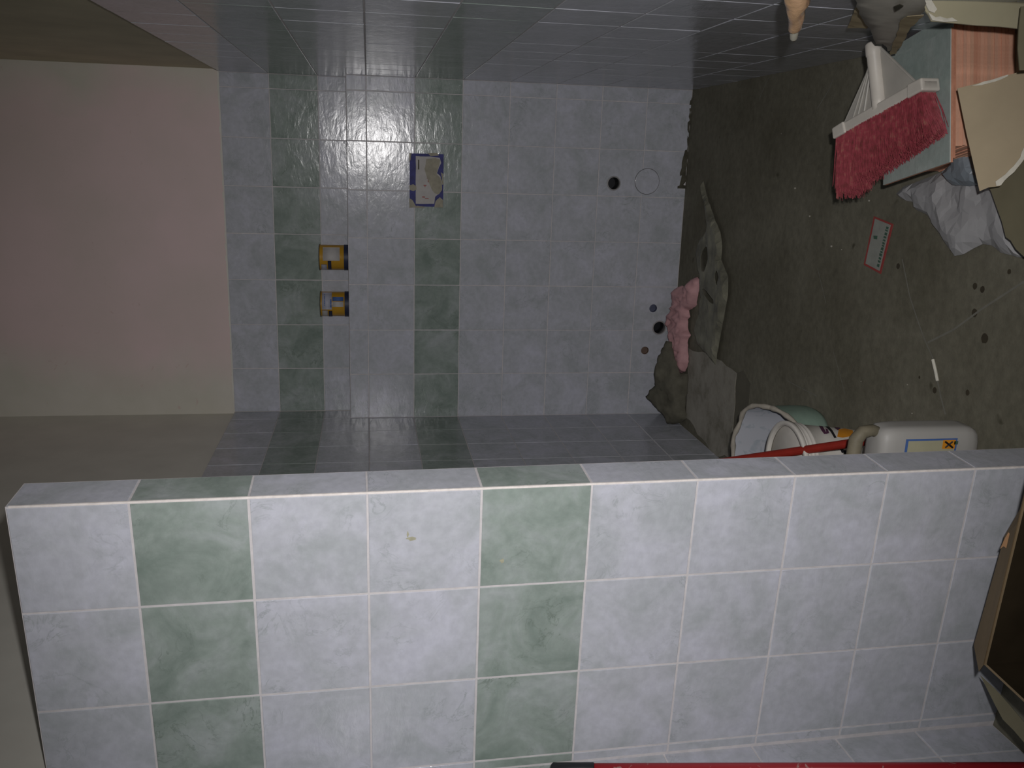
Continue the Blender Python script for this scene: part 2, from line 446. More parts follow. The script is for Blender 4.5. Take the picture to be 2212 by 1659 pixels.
# ledge top tiles
for i in range(len(xs) - 1):
    o = bpy.data.objects.new('tile', tile_mesh(xs[i + 1] - xs[i], YE, LIGHT)); link(o, wb)
    o.matrix_basis = Matrix.Translation(((xs[i] + xs[i + 1]) / 2, YE / 2, LED)) @ Matrix.Rotation(-math.pi / 2, 4, 'X')
# bottom tile with its lower edge broken off on a slant
pa, pb, pc = P(1490, 318, 1, 0.0), P(1466, 408, 1, 0.0), P(1483, 410, 1, 0.0)
bm = bmesh.new(); xa, xb = xs[5] + G / 2, xs[6] - G / 2
prism(bm, [(xa, 0, 0.0), (xa, 0, .2 - G / 2), (xb, 0, .2 - G / 2), (xb, 0, 0.003), (pb.x, 0, pb.z), (pb.x - .004, 0, 0.0)], 1, (0, TT, 0))
bmesh.ops.triangulate(bm, faces=bm.faces, ngon_method='EAR_CLIP'); bmesh.ops.recalc_face_normals(bm, faces=bm.faces)
broken = obj('tile', bm, LIGHT, wb); tag(broken, 'tile with slanting broken lower edge')
bm = bmesh.new()
sheet(bm, [(pb.x + .002, .003, .001), (-.03, .003, .001), (-.03, .003, .006), (-.24, .003, .012), (pb.x + .002, .003, pb.z + .006)], (0, -1, 0), .02, crumple(.006, 30), .003, 0, .004)
mm = obj('cement_smear', bm, CEMENT, wb)
# pipe openings
def PW(x, y, yy=0.0): return P(x, y, 1, yy)
H1, H2, H3, H4, H5 = PW(1326, 396), PW(1398, 392), PW(1411, 666), PW(1424, 708), PW(1393, 757)
holes = [(H1, .031), (H3, .0185), (H4, .033), (H5, .0185)]
for t in list(low.values()) + [broken, gl, wb]:
    t.matrix_world if False else None
bpy.context.view_layer.update()
for t in list(low.values()) + [gl, wb]:
    mw = t.matrix_basis
    ext = 5 if t in (gl, wb) else .1
    hs = [(h, r) for h, r in holes if t in (gl, wb) or (abs(mw.translation.x - h.x) < .1 + r and abs(mw.translation.z - h.z) < .1 + r)]
    if hs: cut_holes(t, hs, 0.08)
for c, r, m, lab, dp in ((H1, .031, PVC, 'open pale pipe end, upper right', .075), (H3, .0185, PIPEBLUE, 'small bluish pipe end', .012), (H4, .033, PVC, 'open dark drain pipe end', .07), (H5, .0185, PIPEBROWN, 'small rusty pipe stub', .008)):
    bm = bmesh.new()
    lathe(bm, [(r * .985, .0), (r * .985, .078), (r * .84, .078), (r * .84, .001)], c, (0, 1, 0), 40, 0, False)
    bm2 = [bm.verts.new(Vector(c) + Vector((q * math.cos(k * math.pi / 20), .001 if q > r * .9 else 0.0, q * math.sin(k * math.pi / 20)))) for q in (r * .985, r * .84) for k in range(40)]
    for k in range(40): bm.faces.new((bm2[k], bm2[(k + 1) % 40], bm2[40 + (k + 1) % 40], bm2[40 + k]))
    po = obj('pipe_end', bm, m, wb, True); tag(po, lab)
    bm = bmesh.new(); lathe(bm, [(r * .85, dp), (r * .85, dp + .004)], c, (0, 1, 0), 30)
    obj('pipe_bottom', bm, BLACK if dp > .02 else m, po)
bm = bmesh.new()
lathe(bm, [(.060, 0.0), (.060, -.0008), (.0575, -.0012), (.056, 0.0002)], H2, (0, 1, 0), 48, 0, False)
lathe(bm, [(.0545, .0005), (.0545, -.0010), (.052, -.0016)], H2, (0, 1, 0), 48)
dc = obj('drain_cap', bm, GROUT, wb); dc.data.materials.clear(); dc.data.materials.append(LIGHT); tag(dc, 'round filled patch ringed by a fine groove')
bm = bmesh.new()
lathe(bm, [(.0562, -.0004), (.0546, -.0004)], H2, (0, 1, 0), 48, 0, False)
obj('groove', bm, CEMENT, dc)

# ---- right wall (faces -X)
RYT = Matrix.Rotation(-math.pi / 2, 4, 'Z')  # local -y -> -x ; local x -> -y
def wall_right():
    bm = bmesh.new(); box(bm, (PD, -5.2, 0), (0.2, .34, 3.15))
    wr = obj('wall_right', bm, OCHRE); tag(wr, 'right wall with pale and green tiles below dull ochre plaster', 'wall', kind='structure')
    bm = bmesh.new(); box(bm, (.0012, -3.4, 0), (PD + .002, YE, 2.0)); obj('grout', bm, GROUT, wr)
    us = [-YE, .0989] + [.0989 + .2 * k for k in range(1, 15)]
    us = [-YE, -.1011] + us[1:]
    base = Matrix.Rotation(-math.pi / 2, 4, 'Z')
    tiles(wr, us, ROWZ, ROWM, base)
    return wr
wr = wall_right()
# ---- left wall beyond the partition (faces +X)
bm = bmesh.new(); box(bm, (-1.75, YP - .05, 0), (XL - PD, .34, 3.15))
wl = obj('wall_left', bm, BUFF); tag(wl, 'left wall beyond the partition, tiled below bare grey plaster', 'wall', kind='structure')
bm = bmesh.new(); box(bm, (XL - PD - .002, YP - .04, 0), (XL - .0012, YE, 2.0)); obj('grout', bm, GROUT, wl)
us = [YP - .04] + [-.2 * k for k in range(11, 0, -1)] + [0.0, YE]
tiles(wl, us, ROWZ, ROWM, Matrix.Translation((XL, 0, 0)) @ Matrix.Rotation(math.pi / 2, 4, 'Z'))
# ---- left wall on the near side
PM = Matrix(((0.99732, 0.07293, -0.0058), (-0.07302, 0.99717, -0.01767), (0.00449, 0.01804, 0.99983))).to_4x4()
PM = Matrix.Translation((-0.8912287, -2.37583803, 1.0)) @ PM
PZ = [.996, .802, .605, .401, .195, -.012, -.219, -.418, -.615, -.808, -1.0]
bm = bmesh.new(); box(bm, (-1.75, -5.2, 0), (XLN - PD, YP - .05, 3.15))
wn = obj('wall_left_front', bm, BUFF); tag(wn, 'left wall in front of the partition behind the red pole', 'wall', kind='structure')
bm = bmesh.new(); box(bm, (XLN - PD - .002, -3.5, 0), (XLN - .0012, YP - .06, 2.0)); obj('grout', bm, GROUT, wn)
us = [-3.5, -3.4, -3.2, -3.0, -2.8, -2.6, -2.4, YP - .06]
tiles(wn, us, [z + 1.004 for z in PZ[:-1]] + [0.0], ROWM, Matrix.Translation((XLN, 0, 0)) @ Matrix.Rotation(math.pi / 2, 4, 'Z'))
# ---- partition
TH = 0.0945
wp = bpy.data.objects.new('wall_partition', None)
bm = bmesh.new(); box(bm, (-.70, PD, -1.0), (-PD, TH - PD, .990))
me = bpy.data.meshes.new('wall_partition'); bm.normal_update(); bm.to_mesh(me); bm.free(); me.materials.append(BUFF)
wp = bpy.data.objects.new('wall_partition', me); link(wp); wp.matrix_basis = PM
tag(wp, 'tiled shower partition standing out from the left wall', 'wall', kind='structure')
bm = bmesh.new(); box(bm, (-.70, .0008, -1.0), (-.0008, TH - .0008, .9955))
obj('grout', bm, GROUT, wp, keep=False)
EDGE = simple('bright_grout_bead', (0.78, 0.73, 0.70), 0.9, 0.12, 60, 0.6, 0.1)
bm = bmesh.new()
for zz in range(40):
    z0, z1 = -1 + zz * .04975, -1 + (zz + 1) * .04975
    r = .0030 + .0008 * noise.noise(Vector((zz * 1.7, 0, 0)))
    box(bm, (-r, -.0006, z0), (.0008, r * .9, z1))
obj('corner_bead', bm, EDGE, wp, keep=False)
pus = [-.70, -.634, -.611, -.411, -.206, -.002]
tiles(wp, pus[1:], PZ, ROWM, tilt=.0018)
tiles(wp, [.001, TH - .001], PZ, ROWM, Matrix.Rotation(math.pi / 2, 4, 'Z'), tilt=.0018)
tiles(wp, [.002, .206, .411, .55], PZ, ROWM, Matrix.Translation((0, TH, 0)) @ Matrix.Rotation(math.pi, 4, 'Z'), tilt=.0018)

def pst(px, py, w_, h_, seed):
    o_ = PM @ Vector((0, -.0006, 0)); n_ = (PM.to_3x3() @ Vector((0, -1, 0)))
    rr = random.Random(seed); bm = bmesh.new()
    pts = [(px + w_ * math.cos(t) * rr.uniform(.5, 1), py + h_ * math.sin(t) * rr.uniform(.5, 1)) for t in [k * .628 for k in range(10)]]
    sheet(bm, [PP(x, y, o_, n_) for x, y in pts], n_, .01, lambda *a_: 0, .0004, seed=seed)
    so = obj('dirt_mark', bm, simple('mud_smear', (0.34, 0.33, 0.24), 0.8, 0.2, 60), wp, keep=False)
    so.matrix_basis = PM.inverted()
pst(889, 1164, 14, 5, 1); pst(881, 1155, 3, 8, 2); pst(1085, 1212, 6, 6, 3)
# ---- irregular mortar line where the paint meets the tiles
bm = bmesh.new()
for k in range(60):
    x = XL + (k + .5) * -XL / 60
    hgt = .004 + .009 * abs(noise.noise(Vector((k * .45, 2, 0))))
    wdt = -XL / 60 * .5
    box(bm, (x - wdt, YE + .002, 2.0), (x + wdt, YE + PD + .001, 2.0 + hgt))
mo = obj('mortar_line', bm, BUFF, wb); mo['kind'] = 'stuff'

# ------------------------------------------------------------------ floor parts
def fl_poly(px, z=0.0): return [P(x, y, 2, z) for x, y in px]
bm = bmesh.new()
sheet(bm, fl_poly([(1488, 752), (1520, 760), (1548, 775), (1592, 806), (1586, 900), (1577, 990), (1545, 985), (1482, 902), (1484, 830)], .0), (0, 0, 1), .05, lambda u, v, e, p: .0022 + .0008 * noise.noise(p * 12), .003, 0, .012)
sc_ = obj('screed_patch', bm, SCREED, floor); tag(sc_, 'lighter screed patch by the far left corner')
bm = bmesh.new(); sheet(bm, fl_poly([(1592, 806), (1606, 800), (1622, 830), (1618, 900), (1616, 1000), (1577, 992), (1586, 900)], .0), (0, 0, 1), .05, lambda u, v, e, p: .0010, .001, 0, .010)  # flat strip coloured darker than the floor around it
tag(obj('dark_strip', bm, simple('darker_cement', (0.132, 0.123, 0.092), 0.8, 0.15, 12), floor), 'dark strip beside the pale screed patch')
bm = bmesh.new()
def scratch(pts, wd=.004):
    p = [P(x, y, 2, .0006) for x, y in pts]
    for a, b in zip(p, p[1:]):
        s = (b - a).cross(Vector((0, 0, 1))).normalized() * wd / 2
        v = [bm.verts.new(q) for q in (a - s, b - s, b + s, a + s)]; bm.faces.new(v)
SCR = simple('pale_scratch', (0.20, 0.195, 0.165), 0.9, 0.15)
scratch([(1949, 560), (1965, 640), (1985, 700), (1998, 735), (2016, 776)]); scratch([(2025, 823), (2033, 860), (2042, 895)], .005)
scratch([(2212, 608), (2160, 642), (2120, 668), (2060, 712), (2004, 740)], .005)
scratch([(1766, 580), (1776, 620), (1784, 655)], .003); scratch([(1800, 760), (1812, 800), (1825, 850)], .003)
scratch([(1700, 822), (1730, 838), (1765, 856)], .003)
scratch([(1660, 168), (1650, 190), (1640, 215)], .004); scratch([(1800, 170), (1790, 195), (1765, 235)], .004)
o = obj('scratch', bm, SCR, floor); o['kind'] = 'stuff'
bm = bmesh.new()
for x, y, r in ((2127, 731, .012), (2106, 618, .008), (2122, 625, .008), (2090, 848, .007), (2019, 843, .008), (1986, 815, .004), (2180, 587, .006), (2105, 676, .010), (1940, 575, .008)):
    c = P(x, y, 2, .0004)
    vv = [bm.verts.new(c + Vector((math.cos(k * .524) * r * (1 + .3 * noise.noise(Vector((x, k * 1.3, 0)))), math.sin(k * .524) * r * (1 + .3 * noise.noise(Vector((y, k, 2)))), 0))) for k in range(12)]
    bm.faces.new(vv)
o = obj('spatter', bm, simple('brown_spatter', (0.055, 0.045, 0.028), 0.7, 0.2), floor); o['kind'] = 'stuff'
bm = bmesh.new()
rg = random.Random(5)
for x, y in [(1860, 824), (1960, 831), (1970, 893), (1745, 880)] + [(rg.uniform(1500, 1900), rg.uniform(200, 560)) for _ in range(8)]:
    c = P(x, y, 2, .003); r = rg.uniform(.0015, .004)
    bmesh.ops.create_icosphere(bm, subdivisions=1, radius=r, matrix=Matrix.Translation(c))
o = obj('mortar_crumbs', bm, SCREED); tag(o, 'pale mortar crumbs scattered on the grey cement floor', 'crumbs', kind='stuff')

# ------------------------------------------------------------------ junction box on the back wall
jb = empty('junction_box', (-.413, 0, 1.08), 'plaster-smeared junction box cover with ragged blue border on back wall', 'junction box')
def rect_px(bm, x0, y0, x1, y1, yy, th, mi=0, inset=0):
    a, b = P(x0, y0, 1, yy), P(x1, y1, 1, yy)
    X0_, X1_ = sorted((a.x, b.x)); Z0_, Z1_ = sorted((a.z, b.z))
    box(bm, (X0_, yy - th, Z0_), (X1_, yy, Z1_), mi)
bm = bmesh.new(); rect_px(bm, 885, 331, 957, 447, 0, .005); obj('frame', bm, BLUE, jb)
bm = bmesh.new()
sheet(bm, [P(x, y, 1, -.0055) for x, y in ((898, 337), (930, 338), (950, 341), (953, 352), (948, 362), (944, 374), (951, 380), (955, 395), (953, 412), (946, 420), (940, 425), (938, 440), (898, 440))], (0, -1, 0), .02, lambda u, v, e, p: .0012, .0012, 0, .0015)
cv = obj('cover', bm, WHITEL, jb)
bm = bmesh.new()
sheet(bm, [P(x, y, 1, -.0072) for x, y in ((921, 343), (940, 341), (951, 345), (948, 360), (943, 376), (953, 386), (955, 410), (948, 420), (940, 418), (934, 412), (929, 400), (922, 382), (917, 365))], (0, -1, 0), .015, crumple(.002, 40), .001, 0, .002)
sheet(bm, [P(x, y, 1, -.0056) for x, y in ((884, 400), (893, 398), (899, 402), (900, 409), (893, 413), (885, 410))], (0, -1, 0), .012, crumple(.002, 40, 2), .001, 0, .001)
sheet(bm, [P(x, y, 1, -.0056) for x, y in ((884, 428), (891, 432), (896, 441), (900, 448), (884, 449))], (0, -1, 0), .012, crumple(.002, 40, 3), .001, 0, .001)
sheet(bm, [P(x, y, 1, -.0056) for x, y in ((941, 434), (950, 426), (957, 432), (957, 448), (938, 448))], (0, -1, 0), .012, crumple(.002, 40, 4), .001, 0, .001)
sheet(bm, [P(x, y, 1, -.0056) for x, y in ((923, 330), (945, 330), (948, 336), (930, 337))], (0, -1, 0), .012, crumple(.002, 40, 5), .001, 0, .001)
for i_, pl_ in enumerate((((952, 372), (958, 376), (958, 398), (953, 400), (955, 386)), ((884, 330), (889, 331), (887, 345), (884, 350)), ((900, 444), (915, 446), (918, 449), (898, 449)))):
    sheet(bm, [P(x, y, 1, -.0056) for x, y in pl_], (0, -1, 0), .01, crumple(.002, 40, 8 + i_), .001, 0, .001)
o = obj('plaster_smear', bm, SMEAR, jb); o['kind'] = 'stuff'
bm = bmesh.new()
for x0, y0, x1, y1 in ((915, 399, 921, 402), (917, 402, 919, 404), (912, 424, 918, 427), (918, 428, 926, 430), (922, 384, 927, 386), (924, 388, 926, 394)): rect_px(bm, x0, y0, x1, y1, -.0066, .0012)
o = obj('red_print', bm, simple('faded_red_ink', (0.36, 0.14, 0.13), 0.7), jb); o['kind'] = 'stuff'
bm = bmesh.new(); rect_px(bm, 903, 345, 905.5, 366, -.0066, .0006); obj('dark_print', bm, CEMENT, jb)

# ------------------------------------------------------------------ the two tins on the ledge
def cyl_patch(bm, cx, cy, r, x0, x1, z0, z1, n=8, mi=0):
    t0, t1 = (math.asin(max(-1, min(1, (x - cx) / r))) for x in (x0, x1))
    rr = r + .0006; row = []
    for k in range(n + 1):
        t = t0 + (t1 - t0) * k / n
        row.append([bm.verts.new((cx + q * math.sin(t), cy - q * math.cos(t), z)) for z, q in ((z0, rr), (z1, rr), (z1, rr - .001), (z0, rr - .001))])
    for a, b in zip(row, row[1:]):
        for i in range(4): bm.faces.new((a[i], b[i], b[(i + 1) % 4], a[(i + 1) % 4])).material_index = mi
    bm.faces.new(row[0][::-1]); bm.faces.new(row[-1])
def tin(cx, label, pats):
    r, cy, zb, h = .0545, .0645, LED + .0015, .121
    t = empty('paint_tin', (cx, cy, zb), label, 'tin', 'orange tins on the back wall ledge')
    bm = bmesh.new(); lathe(bm, [(r - .004, 0), (r, .002), (r, .006), (r - .001, .008), (r - .001, h - .006), (r, h - .004), (r, h)], (cx, cy, zb), n=40); obj('body', bm, YELLOW, t, True)
    bm = bmesh.new(); lathe(bm, [(r + .0004, .0), (r + .0004, .018)], (cx, cy, zb), n=40, caps=False); obj('base_band', bm, NAVY, t, True)
    bm = bmesh.new(); lathe(bm, [(r - .002, h - .001), (r + .0015, h - .001), (r + .0015, h + .002), (r - .003, h + .002), (r - .005, h - .002)], (cx, cy, zb), n=40); obj('lid', bm, METAL, t, True)
    for nm, m, x0, y0, x1, y1 in pats:
        a, b = P(x0, y0, 1, .02), P(x1, y1, 1, .02)
        bm = bmesh.new(); X = sorted((a.x, b.x)); Z = sorted((a.z, b.z)); cyl_patch(bm, cx, cy, r, X[0], X[1], Z[0], Z[1]); obj(nm, bm, m, t, True)
    return t
tin(-.750, 'orange tin with large blank white label, the one nearer the right wall', [('label_panel', WHITEL, 697, 535, 734, 563), ('print_panel', NAVY, 708, 563, 716, 583), ('print_panel', LILAC, 694, 571, 706, 583)])
tin(-.954, 'orange tin with lettered pale label and blue stripe, the one nearer the left corner', [('label_panel', LILAC, 695, 634, 717, 668), ('print_panel', NAVY, 710, 671, 718, 685), ('print_panel', SKY, 718, 642, 742, 650), ('print_panel', WHITEL, 718, 651, 742, 662), ('print_panel', WHITEL, 696, 670, 708, 683), ('print_panel', SKY, 713, 646, 716.5, 664), ('print_panel', SKY, 700, 636, 702, 660)])

# ------------------------------------------------------------------ stack of tiles by the right wall
SH = .166
A0, A1 = P(2051, 350, 2, SH), P(2053, 50, 2, SH)
ux = (A1 - A0).normalized(); uy = Vector((-ux.y, ux.x, 0))
TW, TD = .286, .250
st = empty('tile_stack', (A0 + ux * TW / 2 + uy * TD / 2) - Vector((0, 0, SH)), 'stack of grey-green glazed red clay tiles beside the right wall', 'tile stack')
def slab_mesh(w_, d_, t_):
    bm = bmesh.new()
    box(bm, (-w_ / 2, -d_ / 2, 0), (w_ / 2, d_ / 2, t_ - .0022), 0)
    box(bm, (-w_ / 2, -d_ / 2, t_ - .0022), (w_ / 2, d_ / 2, t_), 1)
    for f in bm.faces:
        if f.material_index == 1 and f.calc_center_median().z < t_ - .0002: f.material_index = 2
    me = bpy.data.meshes.new('tile'); bm.normal_update(); bm.to_mesh(me); bm.free()
    for m in (CLAY, SLABGREEN, SLABRIM): me.materials.append(m)
    return me
sm = slab_mesh(TW, TD, .0078)
smp = sm.copy(); smp.materials[1] = CLAY; smp.materials[2] = CLAY
zc = 0.0; k = 0; rg = random.Random(9)
ang = math.atan2(ux.y, ux.x)
zs = [i * .0083 for i in range(20)]
for i, z in enumerate(zs):
    top = i >= 18
    o = bpy.data.objects.new('tile', sm if i >= 17 else smp); link(o, st)
    off = Vector((0, 0, 0)) if i == 19 else (Vector((.010, .004, 0)) if i == 18 else Vector((.040 + rg.uniform(-.0015, .0015), .016 + rg.uniform(-.0012, .0012), 0)))
    d = ux * off.x + uy * off.y
    o.matrix_basis = Matrix.Translation((d.x, d.y, z)) @ Matrix.Rotation(ang + rg.uniform(-.004, .004) * (not top), 4, 'Z')
    if i == 19: tag(o, 'grey-green glazed topmost tile')
# ------------------------------------------------------------------ broom head
bA, bB, bC = P(1815, 289, 2, .228), P(2011, 181, 2, .196), P(1892, 98, 2, .222)
bM = (bA + bB) / 2; bu = (bB - bA); BL = bu.length; bu.normalize()
bv = (bC - bM); bv -= bu * bv.dot(bu); BH = bv.length; bv.normalize(); bw = bu.cross(bv); 
if bw.z < 0: bw = -bw
def BP(u, v, w_=0): return bM + bu * u + bv * v + bw * w_
br = empty('floor_broom', bM, 'white plastic broom head with red bristles lying on the tile stack', 'broom head')
bm = bmesh.new()
h = BL / 2
prism(bm, [BP(-h, -.012, -.020), BP(-h, .010, -.020), BP(-h + .02, .014, -.020), BP(h - .02, .014, -.020), BP(h, .010, -.020), BP(h, -.012, -.020)], 0, bw * .040)
for s in (-1, 1):
    prism(bm, [BP(s * h, -.014, -.024), BP(s * h, .014, -.024), BP(s * (h - .045), .016, -.024), BP(s * (h - .05), -.014, -.024)], 0, bw * .048)
bmesh.ops.recalc_face_normals(bm, faces=bm.faces)
o = obj('bar', bm, WHITEP, br); b_ = o.modifiers.new('bevel', 'BEVEL'); b_.width = .004; b_.segments = 3
bm = bmesh.new()
prism(bm, [BP(-h + .012, .01, -.004), BP(h - .035, .01, -.004), BP(.018, BH - .015, -.004), BP(-.014, BH - .03, -.004)], 0, bw * .007)
for a_, b_2 in ((-.105, -.016), (-.085, -.013), (-.06, -.010)):
    tube(bm, [BP(a_, .012, .004), BP(b_2, BH * .75, .008)], .0028, 6)
tube(bm, [BP(h - .035, .01, .0), BP(.018, BH - .015, .0)], .0035, 8)
tube(bm, [BP(-h + .012, .01, .0), BP(-.014, BH - .03, .0)], .0035, 8)
bmesh.ops.recalc_face_normals(bm, faces=bm.faces)
obj('web', bm, simple('grey_white_plastic', (0.43, 0.41, 0.37), 0.45, 0.07, 20, 0.05, 0.4), br)
bm = bmesh.new()
lathe(bm, [(.0165, .0), (.0165, .02), (.017, BH - .03), (.0185, BH - .028), (.0185, BH - .004), (.0165, BH), (.012, BH), (.012, BH - .06)], BP(0, .005, .006), bv, 28)
obj('handle_socket', bm, WHITEP, br, True)
bm = bmesh.new(); rb = random.Random(4)
def bris(u, w_, tv, su, sw, r):
    L = tv * rb.uniform(.9, 1.06)
    droop = rb.uniform(.0, .012)
    p0 = BP(u, -.01, w_); p1 = BP(u + su * .45, -.01 - L * .5, w_ + sw * .5); p2 = BP(u + su, -.01 - L, w_ + sw) - Vector((0, 0, droop))
    for q in (p1, p2):
        lu, lv = (q - A0).dot(ux), (q - A0).dot(uy)
        if -.002 < lv < TD + .002 and lu > -.002 and q.z < SH + .003: q.z = SH + .003
    tube(bm, [p0, p1, p2], [r, r, r * .6], 3, 0, False)
for i in range(3600):
    t = rb.random(); u = -h + .012 + t * (BL - .024)
    w0 = rb.uniform(-.019, .019)
    e = (t - .5) * 2
    L = .135 - .035 * max(0, t) + (.012 if t < .2 else 0)
    bris(u, w0, L, e * .020 - .002 + rb.gauss(0, .006), w0 * .6 + rb.gauss(0, .005), .0011)
for i in range(60):
    bris(-h + .008, rb.uniform(-.02, .02), .13, -rb.uniform(.01, .03), rb.gauss(0, .01), .0009)
o = obj('bristles', bm, BRISTLE, br); o['kind'] = 'stuff'

# ------------------------------------------------------------------ torn paper and cardboard on the heap
def sheet_obj(name, px, pl, mat, label, cat, step=.03, disp=None, th=.004, rag=.0, seed=0, holes=(), smooth=False, group=None):
    p0, n = pl; n = Vector(n).normalized()
    if n.dot(CAM - Vector(p0)) < 0: n = -n
    pts = [PP(x, y, p0, n) for x, y in px]
    base = min(pts, key=lambda q: q.z)
    e = empty(name, base, label, cat, group)
    bm = bmesh.new()
    sheet(bm, pts, n, step, disp or (lambda u, v, e_, p: 0.0), th, 0, rag, [[PP(x, y, p0, n) for x, y in h] for h in holes], seed)
    bmesh.ops.recalc_face_normals(bm, faces=bm.faces)
    o = obj('sheet', bm, mat, e, smooth)
    return e, o, n
def plane3(a, b, c):
    a, b, c = Vector(a), Vector(b), Vector(c); return (a, (b - a).cross(c - a).normalized())
pa_, pb_, pc_ = P(1850, 0, 0, -.022), P(1992, 0, 0, -.03), P(1920, 112, 2, .205)
plP = plane3(pa_, pb_, pc_)
e, o, n = sheet_obj('torn_paper_sack', [(1846, -30), (1850, 10), (1862, 34), (1880, 62), (1893, 92), (1908, 90), (1922, 114), (1938, 108), (1947, 92), (1956, 76), (1968, 50), (1986, 36), (1999, 20), (1996, -30)], plP, GREYP,
    'torn grey paper sack leaning on the right wall behind the broom', 'paper sack', .03, crumple(.006, 7, 1), .0012, .003, 2, smooth=True)
bm = bmesh.new()
sheet(bm, [PP(x, y, plP[0] + n * .002, n) for x, y in ((1940, 60), (1948, 34), (1962, 24), (1998, 22), (1984, 37), (1969, 50), (1957, 76), (1946, 94), (1938, 108), (1922, 112), (1930, 88))], n, .022, lambda u, v, e_, p: crumple(.006, 7, 1)(u, v, e_, p) * .6 + .006, .001, 0, .002)
obj('tan_layer', bm, TANP, e)
bm = bmesh.new()
sheet(bm, [PP(x, y, plP[0] - n * .012, n) for x, y in ((1851, 8), (1858, 18), (1876, 56), (1872, 60), (1856, 56), (1831, 58))], n, .022, crumple(.004, 16, 3), .001, 0, .001)
obj('tan_corner', bm, TANP, e)
bm = bmesh.new()
sheet(bm, [PP(x, y, plP[0] + n * .007, n) for x, y in ((1931, 10), (1945, 4), (1953, 8), (1945, 14), (1934, 20))], n, .02, lambda *a_: 0.004, .001)
obj('dark_tear', bm, CEMENT, e)

e, o, n = sheet_obj('cardboard_flap', [(1993, -40), (1994, 14), (1999, 24), (2006, 33), (2012, 46), (2060, 50), (2110, 55), (2204, 62), (2214, 30), (2225, -40)], ((0, -2.27, .2), (0.12, -1, .25)), CARDL,
    'pale buff cardboard flap with torn white left edge near the right wall', 'cardboard', .03, lambda u, v, e_, p: .003 * noise.noise(p * 8), .004, .002, 3)
q0 = Vector((0, -2.27, .2)) + n * .003
for poly in (((1995, -20), (1999, 10), (2006, 24), (2018, 28), (2024, 20), (2012, 2), (2008, -20)), ((2004, 28), (2014, 44), (2040, 48), (2068, 46), (2056, 38), (2046, 40), (2030, 36), (2020, 38))):
    bm = bmesh.new(); sheet(bm, [PP(x, y, q0, n) for x, y in poly], n, .012, crumple(.003, 60), .003, 0, .002)
    obj('torn_edge', bm, TEAR, e)
e, o, n = sheet_obj('cardboard_piece', [(2068, 191), (2120, 178), (2165, 166), (2214, 152), (2260, 200), (2260, 330), (2214, 338), (2206, 352), (2188, 372), (2176, 380), (2160, 402), (2135, 405), (2116, 413), (2088, 290)], ((0, -2.175, .16), (0, -.16, .09)), CARD,
    'brown cardboard panel with ripped corner leaning on the tile stack front', 'cardboard', .03, lambda u, v, e_, p: .003 * noise.noise(p * 7), .005, .0, 4)
q0 = Vector((0, -2.175, .16)) + n * .003
for poly in (((2098, 186), (2125, 176), (2150, 170), (2178, 161), (2176, 165), (2150, 176), (2120, 184)), ((2206, 352), (2216, 338), (2222, 320), (2212, 318), (2204, 340), (2190, 358), (2172, 376), (2150, 392), (2152, 402), (2162, 400), (2178, 382), (2190, 372))):
    bm = bmesh.new(); sheet(bm, [PP(x, y, q0, n) for x, y in poly], n, .01, crumple(.003, 60, 4), .003, 0, .0015)
    obj('torn_edge', bm, TEAR, e)
sheet_obj('cardboard_sheet', [(2120, 380), (2140, 412), (2150, 440), (2164, 478), (2173, 512), (2184, 520), (2195, 538), (2214, 556), (2290, 600), (2290, 330), (2180, 330)], ((0, -2.15, .062), (0.02, -.06, 1)), CARDD,
    'olive brown cardboard sheet lying over the crumpled white bag', 'cardboard', .03, lambda u, v, e_, p: .002 * noise.noise(p * 7), .005, .001, 5)
sheet_obj('cardboard_scrap', [(2206, 14), (2201, 60), (2199, 105), (2203, 152), (2240, 150), (2240, 10)], ((0, -2.34, .2), (0, -1, .3)), CARDD,
    'narrow dark cardboard scrap between the pale flap and brown panel', 'cardboard', .03, None, .004, .001, 6)

# ------------------------------------------------------------------ bags
e, o, n = sheet_obj('plastic_bag', [(1937, 419), (1948, 428), (1960, 434), (1974, 436), (1980, 453), (2004, 464), (2020, 488), (2040, 520), (2064, 553), (2084, 549), (2104, 537), (2124, 527), (2142, 530), (2162, 545), (2200, 556), (2212, 556), (2200, 500), (2190, 430), (2180, 350), (2110, 362), (2060, 368), (2025, 375), (1985, 392), (1952, 404)], ((0, 0, .002), (0, 0, 1)), BAG,
    'crumpled white plastic bag on the floor beside the tile stack', 'plastic bag', .017, pillow(.018, .05, .015, 9, 4.2), .002, .001, 7)
e, o, n = sheet_obj('plastic_bag', [(2034, 372), (2048, 391), (2058, 399), (2095, 402), (2125, 398), (2110, 340), (2085, 300), (2068, 312), (2060, 350)], ((0, 0, .034), (0, 0, 1)), BAGB,
    'crumpled blue-grey plastic bag wedged under the brown cardboard panel', 'plastic bag', .014, pillow(.018, .03, .009, 20, 8.2), .002, .001, 8)
o['label'] = 'blue-grey crumpled film'

# ------------------------------------------------------------------ printed label on the floor
lb = empty('paper_label', P(1897, 530, 2, 0), 'white paper label with red border and green print on the floor', 'label')
LC = [(1889, 467), (1931, 484), (1904, 592), (1867, 572)]
def lbl(u, v, z):
    a = [P(x, y, 2, 0) for x, y in LC]
    q = a[0] * (1 - u) * (1 - v) + a[1] * u * (1 - v) + a[2] * u * v + a[3] * (1 - u) * v
    q.z = z; return q
def lrect(u0, v0, u1, v1, z, th=.0005):
    bm = bmesh.new(); prism(bm, [lbl(u0, v0, z), lbl(u1, v0, z), lbl(u1, v1, z), lbl(u0, v1, z)], 2, (0, 0, th)); bmesh.ops.recalc_face_normals(bm, faces=bm.faces); return bm
obj('border', lrect(0, 0, 1, 1, .001, .001), RED, lb)
obj('face', lrect(.09, .035, .90, .955, .002), simple('soiled_label_white', (0.30, 0.31, 0.28), 0.7, 0.1), lb)
bm = bmesh.new(); rl = random.Random(12)
